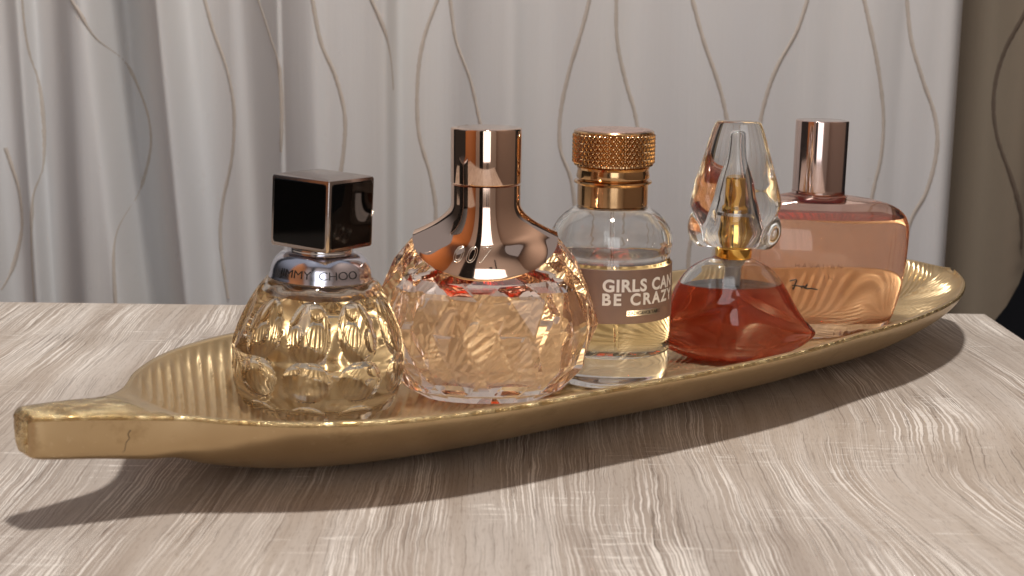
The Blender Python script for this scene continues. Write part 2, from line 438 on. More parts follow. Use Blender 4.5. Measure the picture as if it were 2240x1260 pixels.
def curtain_data():
    xs = np.linspace(-620, 338, 960); zs = np.linspace(-500, 900, 90)
    V = []; F = []
    for z in zs:
        for x in xs: V.append((x, curtain_y(x, z), z + 600))
    n = len(xs)
    for i in range(len(zs) - 1):
        for j in range(n - 1): F.append((i * n + j, i * n + j + 1, (i + 1) * n + j + 1, (i + 1) * n + j))
    return V, F, [0] * len(F)
c_o = part('cloth', curtain_data(), ['cloth'], cur, angle=None)
LINES = [
 [(-12, 330), (2, 372), (20, 430), (26, 500), (12, 570), (-8, 640)],
 [(30, -20), (36, 60), (44, 131), (58, 210), (65, 288), (65, 367), (58, 445), (55, 550), (60, 680)],
 [(141, -30), (150, 0), (178, 42), (225, 152), (272, 251), (285, 314), (278, 367), (253, 456), (244, 550), (251, 680)],
 [(400, -30), (409, 0), (430, 73), (466, 168), (481, 262), (474, 367), (450, 471), (445, 566), (463, 690)],
 [(530, -30), (545, 0), (576, 79), (600, 147), (606, 250), (603, 340)],
 [(678, -30), (684, 0), (702, 94), (733, 168), (752, 246), (752, 314), (740, 400), (722, 480), (716, 560), (724, 680)],
 [(800, -30), (812, 0), (841, 68), (852, 130), (856, 200)],
 [(966, -30), (953, 0), (922, 89), (909, 178), (911, 293), (938, 393), (950, 480), (940, 600), (930, 690)],
 [(978, -30), (982, 0), (995, 89), (1027, 173), (1048, 262), (1066, 340), (1060, 430), (1050, 560), (1055, 690)],
 [(1296, -30), (1290, 0), (1275, 60), (1246, 157), (1227, 251), (1227, 330), (1251, 400), (1262, 520), (1250, 690)],
 [(1352, -30), (1350, 0), (1352, 89), (1371, 178), (1392, 251), (1400, 320), (1396, 420), (1380, 560)],
 [(1508, -30), (1515, 0), (1539, 89), (1570, 178), (1588, 250), (1600, 340), (1590, 440), (1560, 560)],
 [(1774, -30), (1767, 0), (1743, 68), (1701, 141), (1675, 210), (1660, 290), (1664, 400), (1690, 520)],
 [(1884, -30), (1890, 0), (1906, 79), (1921, 157), (1932, 251), (1927, 340), (1906, 430), (1890, 560), (1900, 690)],
 [(1986, -30), (1987, 0), (1997, 89), (2021, 173), (2047, 251), (2052, 325), (2031, 419), (1994, 492), (1980, 600), (1990, 700)],
 [(1530, 440), (1513, 510), (1505, 576), (1512, 660)],
]
def stitched(pts, width, Y0, yf, mat, parent, zoff, rnd):
    P = catmull([pix(u, v, Y0)[0::2] for u, v in pts], 12); V = []; F = []
    for i, (x, z) in enumerate(P):
        a = P[max(i - 1, 0)]; b = P[min(i + 1, len(P) - 1)]; t = np.array([b[0] - a[0], b[1] - a[1]]); t /= np.hypot(*t)
        nx, nz = -t[1], t[0]; sl_ = (yf(x + 1.5, z) - yf(x - 1.5, z)) / 3; wdt = width * (0.85 + 0.3 * rnd.random()) / math.sqrt(1 + sl_ * sl_)
        cs = []
        for q, lift in ((-1, 0.0), (-0.45, 0.5), (0.45, 0.5), (1, 0.0)):
            X, Z = x + nx * q * wdt / 2, z + nz * q * wdt / 2
            cs.append((X, yf(X, Z) - 0.15 - lift, Z + zoff))
        V += cs
        if i:
            for k in range(3): F.append((4 * i - 4 + k, 4 * i - 4 + k + 1, 4 * i + k + 1, 4 * i + k))
    return part('stitched_line', (V, F, [0] * len(F)), [mat], parent, angle=None)
rnd = random.Random(3)
for L in LINES: stitched(L, 2.9, YC, curtain_y, 'thread', cur, 600, rnd)
# --- right part of the curtain, its shade put into a darker cloth colour
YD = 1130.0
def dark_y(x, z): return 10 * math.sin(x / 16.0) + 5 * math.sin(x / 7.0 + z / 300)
dcur = thing('shaded_curtain', 'right part of the curtain with its shade put into the cloth colour', 'curtain', (0, YD, -600))
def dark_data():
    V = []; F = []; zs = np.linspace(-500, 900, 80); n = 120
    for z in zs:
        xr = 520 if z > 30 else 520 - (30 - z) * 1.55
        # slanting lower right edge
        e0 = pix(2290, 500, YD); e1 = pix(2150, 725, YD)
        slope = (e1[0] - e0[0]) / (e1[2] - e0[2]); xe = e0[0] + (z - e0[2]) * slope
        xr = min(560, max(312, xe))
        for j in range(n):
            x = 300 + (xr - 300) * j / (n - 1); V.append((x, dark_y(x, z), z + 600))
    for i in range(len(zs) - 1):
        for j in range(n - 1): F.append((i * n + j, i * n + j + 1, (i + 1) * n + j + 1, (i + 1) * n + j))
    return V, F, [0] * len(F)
part('cloth', dark_data(), ['shaded_cloth'], dcur, angle=None)
stitched([(2250, -30), (2236, 10), (2194, 105), (2173, 199), (2176, 293), (2204, 398), (2222, 471), (2224, 540)], 3.2, YD, dark_y, 'shaded_thread', dcur, 600, rnd)
# --- wall and floor beyond
wl = part('wall', box_data(-1500, 1500, 1400, 1420, -760, 1900), ['dark_wall'], None, smooth=False); wl['kind'] = 'structure'
fl = part('floor', box_data(-2500, 2500, -2500, 1400, -780, -760), ['dark_wall'], None, smooth=False); fl['kind'] = 'structure'
for nm, bx, mt in (('wall', (-1000, 1000, -820, -800, -760, 2250), 'wall_paint'), ('wardrobe_panel', (-920, -900, -800, 250, -760, 2100), 'brown_wood'),  # brown wood is an unseen wardrobe, added for the caps to reflect
                   ('dark_strip', (-520, -230, -798, -785, -760, 2000), 'strip_black'), ('dark_strip', (60, 120, -798, -780, -760, 1100), 'strip_black'),  # unseen dark strips added as something for the metal caps to mirror
                   ('dark_strip', (190, 215, -798, -780, -760, 1500), 'strip_black'), ('wall', (900, 920, -800, 900, -760, 2000), 'taupe_paint')):
    part(nm, box_data(*bx), [mt], None, smooth=False)['kind'] = 'structure'
# ================================================================== tray
# stations: front x,y, back x,y, rim z, inner depth, outer depth
ST = [(-155.5, 458.5, -161.5, 464.5, 35.9, 0, 10.5), (-152.5, 457, -161.0, 468.5, 37.1, 0, 13.2), (-146, 459, -157, 473, 36.9, 0, 14), (-132, 465, -149, 483, 35.7, 0, 14.5), (-118, 471, -141, 494, 34, 0, 15),
      (-106, 474, -138, 509, 33, 2, 15.5), (-90, 475, -141, 543, 31.5, 10, 20.5), (-66, 477, -136, 579, 30.5, 18, 26.8), (-36, 485, -118, 613, 30, 23.2, 29.5),
      (0, 504, -81, 647, 29.5, 25, 29.5), (35, 529, -41, 683, 29.5, 25.3, 29.5), (76, 558, 4, 720, 29.5, 25.3, 29.5), (115, 590, 48, 752, 29.5, 25.3, 29.5),
      (151, 627, 91, 780, 29.5, 25.0, 29.5), (179, 656, 132, 803, 29.5, 23, 28), (203, 687, 168, 820, 29.5, 19, 24), (221, 717, 198, 828, 29.5, 14.5, 19),
      (233, 748, 221, 823, 29.5, 9, 13.5), (238, 771, 232, 806, 29.5, 5, 8.5), (239.5, 786, 238, 795, 29.5, 1.5, 4.5)]
def station(u):
    """u in 0..1 -> interpolated station"""
    t = u * (len(ST) - 1); i = min(int(t), len(ST) - 2); f = t - i
    P = [np.array(ST[max(0, min(len(ST) - 1, i + k))], float) for k in (-1, 0, 1, 2)]
    r = 0.5 * ((2 * P[1]) + (-P[0] + P[2]) * f + (2 * P[0] - 5 * P[1] + 4 * P[2] - P[3]) * f * f + (-P[0] + 3 * P[1] - 3 * P[2] + P[3]) * f ** 3)
    return r
AX = np.array([math.cos(math.radians(41)), math.sin(math.radians(41))]); ANm = np.array([-AX[1], AX[0]])
ORG = np.array([-130.0, 485.0])
def tray_data():
    NU, NV = 780, 260
    V = []; F = []; MI = []
    def innerz(st, vv, x, y):
        wv = 2 * vv - 1; D = max(0, st[5]); rim = st[4]
        # flat lip then bowl
        wd = math.hypot(st[2] - st[0], st[3] - st[1]); lip = min(0.5, 5.0 / wd)
        e = abs(wv) / (1 - lip) if abs(wv) < 1 - lip else 1.0
        z = rim - D * (1 - e ** 3.0)
        if D < 2.5: z += 0.9 * (1 - wv * wv)
        # ribs
        q = np.array([x, y]) - ORG; s = q @ AX; t = q @ ANm
        k = 0.42 + 1.55 * sstep(40, 420, s)
        at = abs(t)
        ph = s - (14 * (1 - math.exp(-at / 11)) + k * at) + (0.6 * math.sin(s / 23) + 0.8 * math.sin(at / 17 + s / 60))
        ph = (450 / 3.8) * math.log(max(0.05, 1 + 3.8 * ph / (450 * 4.2))); per = 1.0
        g = 0.5 + 0.5 * math.cos(2 * PI * ph / per)
        m_ = sstep(0, 0.10, 1 - e) * sstep(1.5, 9, D) * sstep(0, 3, at + 0.8)
        z += (1.6 - 0.4 * sstep(60, 300, s)) * (0.8 + 0.25 * math.sin(s * 0.21 + 1.3 * math.sin(t * 0.09)) + 0.12 * math.sin(s * 0.83 + t * 0.31)) * (0.62 - abs(math.sin(PI * ph / per))) * m_
        z += 1.0 * math.exp(-(t / 1.6) ** 2) * m_
        return z
    us = [i / (NU - 1) for i in range(NU)]
    # finer v sampling
    for u in us:
        st = station(u)
        for j in range(NV):
            vv = j / (NV - 1)
            x = st[0] + (st[2] - st[0]) * vv; y = st[1] + (st[3] - st[1]) * vv
            V.append((x, y, innerz(st, vv, x, y)))
    for i in range(NU - 1):
        for j in range(NV - 1):
            F.append((i * NV + j, (i + 1) * NV + j, (i + 1) * NV + j + 1, i * NV + j + 1))
            MI.append(1 if us[i] < 0.235 and (j < 30 or us[i] < 0.215) else 0)
    # outer hull on the same stations, coarser
    MU, MV = 260, 61; b0 = len(V)
    for i in range(MU):
        st = station(i / (MU - 1)); H = st[6]; rim = st[4]
        hand = 1 - sstep(0.19, 0.37, i / (MU - 1))
        for j in range(MV):
            a = PI * j / (MV - 1); wv = -math.cos(a)          # -1..1
            p = 2.35 * (1 - hand) + 6.5 * hand
            sn = abs(math.sin(a)); 
            depth = H * (1 - abs(wv) ** p) ** (1 / (1.25 * (1 - hand) + 3.0 * hand)) if abs(wv) < 1 else 0
            # rolled edge
            vv = (wv + 1) / 2; x = st[0] + (st[2] - st[0]) * vv; y = st[1] + (st[3] - st[1]) * vv
            z = max(rim - 1.6 * (1 if 0 < j < MV - 1 else 1) - depth, 0.15)
            V.append((x, y, z))
    for i in range(MU - 1):
        for j in range(MV - 1):
            F.append((b0 + i * MV + j, b0 + i * MV + j + 1, b0 + (i + 1) * MV + j + 1, b0 + (i + 1) * MV + j)); MI.append(0)
    # rim band
    def rimpts(side, n):
        out = []
        for i in range(n):
            st = station(i / (n - 1))
            P = np.array(st[0:2] if side == 0 else st[2:4]); Q = np.array(st[2:4] if side == 0 else st[0:2])
            d = (P - Q) / max(1e-6, np.linalg.norm(P - Q)); out.append((P, d, st[4]))
        return out
    for side in (0, 1):
        R = rimpts(side, 400); b = len(V); rr = random.Random(side)
        for P, d, z in R:
            jit = 0.12 * (rr.random() - 0.5)
            for k in range(6):
                a = PI * k / 5 - PI / 2
                V.append((P[0] + d[0] * (0.9 * math.cos(a) + jit), P[1] + d[1] * (0.9 * math.cos(a) + jit), z - 0.8 + 0.85 * math.sin(a) + 0.0))
        for i in range(len(R) - 1):
            for k in range(5):
                q = (b + i * 6 + k, b + (i + 1) * 6 + k, b + (i + 1) * 6 + k + 1, b + i * 6 + k + 1)
                F.append(q if side == 0 else tuple(reversed(q))); MI.append(1)
    # end caps: the blunt handle end and the tip
    for (row, first) in ((0, True), (NU - 1, False)):
        orow = b0 if first else b0 + (MU - 1) * MV
        iv = [row * NV + round(j * (NV - 1) / (MV - 1)) for j in range(MV)]
        st = station(0 if first else 1); P = np.array(st[0:2]); Q = np.array(st[2:4])
        ax = -AX if first else AX
        # bulge ring between top and bottom
        bl = 0.9 if first else 1.2
        mids = []
        for lv in (0.18, 0.5, 0.82):
            r_ = []
            for j in range(MV):
                a, c = V[iv[j]], V[orow + j]; sw = math.sin(PI * j / (MV - 1)) ** 0.35 if 0 < j < MV - 1 else 0
                bb = bl * sw * (1 if lv == 0.5 else 0.75)
                V.append((a[0] + (c[0] - a[0]) * lv + ax[0] * bb, a[1] + (c[1] - a[1]) * lv + ax[1] * bb, a[2] + (c[2] - a[2]) * lv)); r_.append(len(V) - 1)
            mids.append(r_)
        rows = [iv] + mids + [[orow + j for j in range(MV)]]
        for a_, b_ in zip(rows, rows[1:]):
            for j in range(MV - 1):
                q = (a_[j], a_[j + 1], b_[j + 1], b_[j]); F.append(q if first else tuple(reversed(q))); MI.append(1)
    return V, F, MI
tray = thing('leaf_tray', 'long gold painted leaf shaped tray with ribbed inside and stubby stem handle', 'tray', (0, 0, 0))
dish = part('leaf_dish', tray_data(), ['gold', 'gold_worn'], tray, angle=60)
# a thin crack across the stem
dbv = bvh_of(dish); ck = []
for u_, v_ in ((286, 941), (280, 950), (283, 959), (276, 968), (273, 984), (268, 990)):
    d_ = (Vector(pix(u_, v_, 600)) - Vector((0, 0, 170))).normalized(); h_ = dbv.ray_cast(Vector((0, 0, 0.170)), d_)
    if h_[0] is not None: ck.append(tuple(h_[0] / MM))
if len(ck) > 2: part('crack', tube_mesh(catmull(ck, 4), lambda t: 0.16 * (1 - 0.6 * t), 5), ['black_ink'], tray)
# ================================================================== bottle 1: dimpled bottle, black cube cap
ZB = 5.2
def dimpled():
    b = thing('perfume_bottle', 'round dimpled glass perfume bottle with black cube cap and pale yellow perfume', 'perfume bottle', (-79.3, 585, ZB), (0, 2.4, 0), 'perfume bottles standing on the leaf tray')
    prof = [(0, 25), (1, 28), (4, 30.8), (10, 33.3), (19, 34.9), (26, 34.8), (33, 33.2), (40, 30.4), (46, 27.4), (50, 25.2), (53, 23.0), (55, 21.0)]
    NZ, NT_ = 190, 400
    rings = []
    sag = 0.0
    for i in range(NZ):
        z = 55 * (i / (NZ - 1)); r0 = interp(prof, z); R = []
        for j in range(NT_):
            th = 2 * PI * j / NT_; cut = 0
            cells = round((th + PI / 2) / (2 * PI / 10)); th0 = cells * 2 * PI / 10 - PI / 2
            ds = (th - th0) * 33.0 * (0.55 + 0.45 * r0 / 34.9)
            for (zc, hw_, hz_, dep) in ((19.5, 8.9, 8.3, 2.7), (38.0, 8.3, 11.6, 2.5), (3.0, 8.2, 6.5, 2.4)):
                q = (ds / hw_) ** 2 + ((z - zc) / hz_) ** 2
                if q < 1: cut = max(cut, (dep - 0.2) * (1 - q) ** 0.85 + 0.85 * (1 - q) ** 0.22)
            r = r0 - cut
            # scalloped shoulder
            if z > 47: r += 0.45 * math.cos(10 * (th + PI / 2)) * sstep(47, 51, z) * (1 - sstep(52.5, 55, z))
            R.append((r * math.cos(th), r * math.sin(th), z))
        rings.append(R)
    n = NT_
    rings.append([(18 * math.cos(2 * PI * j / n), 18 * math.sin(2 * PI * j / n), 56) for j in range(n)])
    rings.append([(10.5 * math.cos(2 * PI * j / n), 10.5 * math.sin(2 * PI * j / n), 56.5) for j in range(n)])
    outer = tower(rings)
    LV = 48.2
    cav = [(6.0, 18), (6.6, 24), (9, 27.5), (14, 29.8), (22, 30.6), (30, 29.6), (38, 26.8), (44, 23.6), (48.2, 21.2), (50.5, 19.4), (52, 16.5), (52.8, 10)]
    def fring(r, z):
        fl = lambda a: 1.0
        return [(r * fl(2 * PI * j / 240) * math.cos(2 * PI * j / 240), r * fl(2 * PI * j / 240) * math.sin(2 * PI * j / 240), z) for j in range(240)]
    up_ = tower([fring(r, z) for r, z in dense(cav, 24, LV, 52.8)], cap0=False, flip=True)
    part('glass_body', merge(outer, up_), ['glass_dimmed'], b, angle=40)
    side = [fring(r, z) for r, z in dense(cav, 60, 6.0, LV)]
    part('perfume', tower(side + [fring(r_, LV) for r_ in (20.6, 12)], mid=[0] * (len(side) - 1) + [1, 1, 1]), ['yellow_side', 'yellow_top'], b, angle=50)
    dome = part('collar', lathe([(20.2, 54.0), (20.9, 54.4), (20.9, 55.0), (20.4, 55.8)] + [(12 + 8.2 * math.cos(a) ** 0.9, 56 + 9.5 * math.sin(a)) for a in [PI / 2 * k / 20 for k in range(1, 20)]] + [(11.6, 65.8), (11.2, 67.6)], 128), ['lilac'], b)
    part('neck_ring', lathe(bevprof(12.6, 65.2, 67.2, 0.5), 96), ['silver'], b)
    bv = bvh_of(dome)
    def wrapd(x, y, lift):
        th = -PI / 2 + x / 17.5 + 0.0
        zz = 57.2 + y * 0.9 
        p0 = Vector((60 * math.cos(th), 60 * math.sin(th), zz)) * MM; d = -Vector((math.cos(th), math.sin(th), 0))
        h = bv.ray_cast(p0, d)
        if h[0] is None: return (0, 0, zz)
        nn = h[1] if h[1].dot(d) < 0 else -h[1]
        return tuple(h[0] / MM + nn * lift)
    text_mesh('JIMMY  CHOO', 5.0, lambda x, y, l: wrapd(x + 1.2, y, l), ['black_ink'], b, bold=-0.05, spacing=0.93, align='CENTER', step=0.5)
    # cap: cube turned so that an edge faces the viewer
    S, Hc, z0 = 29.0, 28.6, 67.6
    cap = part('cap', None or cube_frame(S, Hc, z0), ['gunmetal'], b, angle=30)
    cap.rotation_euler = (0, 0, math.radians(-31.5 + 0))
    for k in range(4):
        a = k * PI / 2
        pn = part('cap_panel', panel(S, Hc, z0, a), ['black'], cap, smooth=False)
    return b
def rot_z(V, a): 
    c, s = math.cos(a), math.sin(a); return [(x * c - y * s, x * s + y * c, z) for x, y, z in V]
def rrect(hx, hy, r, z, k=4, cz=0):
    out = []
    for (sx, sy, a0) in ((1, 1, 0), (-1, 1, PI / 2), (-1, -1, PI), (1, -1, 3 * PI / 2)):
        for i in range(k + 1):
            a = a0 + PI / 2 * i / k; out.append((sx * (hx - r) + r * math.cos(a), sy * (hy - r) + r * math.sin(a), z))
    return out
def cube_frame(S, H, z0):
    h = S / 2
    rings = [rrect(h - 1.0, h - 1.0, 1.0, z0), rrect(h - 0.3, h - 0.3, 1.0, z0 + 0.25), rrect(h, h, 1.0, z0 + 1.0), rrect(h, h, 1.0, z0 + H - 1.2), rrect(h - 0.3, h - 0.3, 1.0, z0 + H - 0.4)]
    for q in (0.93, 0.8, 0.6, 0.4, 0.2): rings.append(rrect(h * q, h * q, 1.0 * q, z0 + H - 0.3 + 1.5 * (1 - q ** 2)))
    return tower(rings)
def panel(S, H, z0, a):
    w2 = S / 2 - 1.5; zc = z0 + H / 2; hh = H / 2 - 1.6; y = -S / 2
    def ring(ins, yy):
        o = []
        for (x, yy_, z) in rrect(w2 - ins, hh - ins, 1.2, 0, 3): o.append((x, yy, zc + yy_))
        return o
    V, F, MI = tower([ring(0, y + 0.3), ring(0, y - 0.12), ring(0.3, y - 0.30)])
    F = [tuple(f) for f in F]
    return rot_z(V, a), F, MI
dimpled()
# ================================================================== bottle 2: faceted bottle with saddle collar
def faceted():
    b = thing('perfume_bottle', 'wide faceted glass perfume bottle with mirror rose gold collar and cylinder cap', 'perfume bottle', (-11.3, 609, ZB - 0.4), (0, 0, 0), 'perfume bottles standing on the leaf tray')
    RATIO = 0.54
    hwp = [(0, 25), (4, 33.5), (8, 37.5), (15, 42), (23, 45), (31.5, 46.4), (40, 45.2), (49, 42.6), (56, 39.6), (62, 36.3), (68, 32), (71.6, 28.4), (73.3, 21), (75, 14), (78, 4)]
    rnd = random.Random(5); N = 20
    rows = [(0.0, 25.5, 0), (4.5, 34.0, 0), (15.0, 42.6, 1), (31.5, 47.2, 0), (48.0, 43.4, 1), (59.5, 36.9, 0), (71.8, 27.6, 1), (73.6, 20, 1)]
    rings = []
    for k, (z, r, off) in enumerate(rows):
        R = []
        for j in range(N):
            a = 2 * PI * (j + 0.5 * off + 0.42) / N
            rr = r; zz = z; dr = (1.9 if k in (2, 3, 4) else 0.7 if k == 5 else 0.0) * math.cos(j * PI)
            sd = abs(math.sin(a)) ** 1.7
            if k == 4: zz -= 3.0 * sd
            if k == 5: zz -= 9.0 * sd; rr = interp(hwp, zz) - 0.2
            if k == 6: zz = 71.8 - 16.6 * sd; rr = interp(hwp, zz) - 0.5
            if k == 7: zz = 72.6 - 15.6 * sd; rr = (interp(hwp, 71.8 - 16.6 * sd) - 0.5) * 0.84
            if k in (2, 3, 4): rr -= 0.5
            R.append((rr * math.cos(a) + dr * math.cos(a), rr * RATIO * math.sin(a) + dr * math.sin(a), zz))
        rings.append(R)
    V = [p for r in rings for p in r]; F = []
    for i in range(len(rings) - 1):
        oa, ob = rows[i][2], rows[i + 1][2]
        for j in range(N):
            A0, A1 = i * N + j, i * N + (j + 1) % N
            B0, B1 = (i + 1) * N + j, (i + 1) * N + (j + 1) % N
            if oa == ob: F.append((A0, A1, B1, B0))
            elif ob > oa: F += [(A0, A1, B0), (A1, B1, B0)]
            else: F += [(A0, A1, B1), (A0, B1, B0)]
    F.append(tuple(reversed(range(N)))); F.append(tuple((len(rings) - 1) * N + j for j in range(N)))
    bm = bmesh.new(); bvs = [bm.verts.new(v) for v in V]
    for f in F: bm.faces.new([bvs[i_] for i_ in f])
    bm.edges.ensure_lookup_table(); bm.normal_update()
    bmesh.ops.bevel(bm, geom=list(bm.edges), offset=0.4, segments=1, affect='EDGES')
    bm.verts.index_update(); V = [tuple(v.co) for v in bm.verts]; F = [tuple(v.index for v in f.verts) for f in bm.faces]; bm.free()
    outer = (V, F, [0] * len(F))
    # push facets outward where long: centre points raised slightly keep planes distinct
    cav = [(8.5, 22), (9.2, 29), (12, 34), (20, 38.4), (31, 39.8), (42, 37.4), (46.5, 35.4), (49, 33), (51.5, 28), (53, 16)]
    LV = 46.5
    def crow(z, r, off, k):
        out = []
        for j in range(N):
            a = 2 * PI * (j + 0.5 * off + 0.42) / N
            dr = 1.1 * k * math.cos(j * PI); out.append((r * math.cos(a) + dr * math.cos(a), r * RATIO * 0.88 * math.sin(a) + dr * math.sin(a), z))
        return out
    def anti(rows_, mids, cap0, cap1, flip=False):
        Rg = [crow(*q) for q in rows_]; V = [p for r in Rg for p in r]; F = []; MI = []
        for i in range(len(Rg) - 1):
            oa, ob = rows_[i][2], rows_[i + 1][2]
            for j in range(N):
                A0, A1, B0, B1 = i * N + j, i * N + (j + 1) % N, (i + 1) * N + j, (i + 1) * N + (j + 1) % N
                if oa == ob: q = [(A0, A1, B1, B0)]
                elif ob > oa: q = [(A0, A1, B0), (A1, B1, B0)]
                else: q = [(A0, A1, B1), (A0, B1, B0)]
                F += q; MI += [mids[i]] * len(q)
        if cap0: F.append(tuple(reversed(range(N)))); MI.append(mids[0])
        if cap1: F.append(tuple((len(Rg) - 1) * N + j for j in range(N))); MI.append(mids[-1])
        if flip: F = [tuple(reversed(f)) for f in F]
        return V, F, MI
    LV = 46.5
    up_ = anti([(LV, 35.4, 1, 0), (50.5, 30.5, 1, 0), (53.5, 18, 1, 0)], [0, 0], False, True, True)
    gb = part('glass_body', merge(outer, up_), ['glass_peach'], b, angle=60)
    for p in gb.data.polygons: p.use_smooth = False
    part('perfume', anti([(8.5, 27, 0, 0), (15.5, 36.5, 1, 1), (30.5, 40.6, 0, 1), (LV, 35.4, 1, 0)], [0, 0, 0], True, False)
         if False else merge(anti([(8.5, 27, 0, 0), (15.5, 36.5, 1, 1), (30.5, 40.6, 0, 1), (LV, 35.4, 1, 0)], [0, 0, 0], True, False),
                             anti([(LV, 35.4, 1, 0), (LV, 10, 1, 0)], [1], False, True)), ['peach_side', 'peach_top'], b, smooth=False)
    # saddle collar
    cprof = [(50, 42.2), (54, 40.6), (58, 38.2), (62, 34.8), (66, 30.2), (69, 25.6), (72, 19.8), (75, 13), (78, 5)]
    n = 160; rings = []
    RN = 14.5
    for i in range(64):
        t = i / 63; R = []
        for j in range(n):
            th = 2 * PI * j / n; c, s = math.cos(th), math.sin(th)
            ell = 1 / math.sqrt(c * c + (s / RATIO) ** 2)
            zb = 71.2 - 16.8 * min(1, ell * abs(s) / RATIO) ** 1.7
            z = 90.6 + (zb - 90.6) * t
            rb = interp(cprof, z) * ell + 0.9
            rbz = interp(hwp, zb) * ell + 0.35
            tt_ = max(0, min(1, (83 - z) / (83 - zb)))
            r1 = RN + (rbz - RN) * tt_ ** 1.95
            k_ = 1.2; hmx = max(r1, rb) if abs(r1 - rb) > k_ else max(r1, rb) + (k_ - abs(r1 - rb)) ** 2 / (4 * k_)
            hmx = hmx if rb > 0 else r1
            R.append((hmx * c, hmx * s, z))
        rings.append(R)
    lip = [(x * 0.985, y * 0.98, z - 0.7) for x, y, z in rings[-1]]; lip2 = [(x * 0.95, y * 0.94, z - 0.3) for x, y, z in rings[-1]]
    rings += [lip, lip2]; rings = rings[::-1]
    col = part('collar', tower(rings, cap0=False, cap1=True), ['rose'], b, angle=60)
    part('cap', lathe(bevprof(14.7, 91.0, 118.6 - ZB + 0.6, 0.7), 128), ['rose'], b)
    bv = bvh_of(col)
    for (ch, x0) in (('0', -13.5), ('0', -8.2), ('7', -3.0)):
        text_mesh(ch, 8.5, front_fn(bv, x0, 61.0), ['engrave'], b, name='engraved_digit', outline=0.13, shear=0.35, thick=0.05)
    return b
faceted()
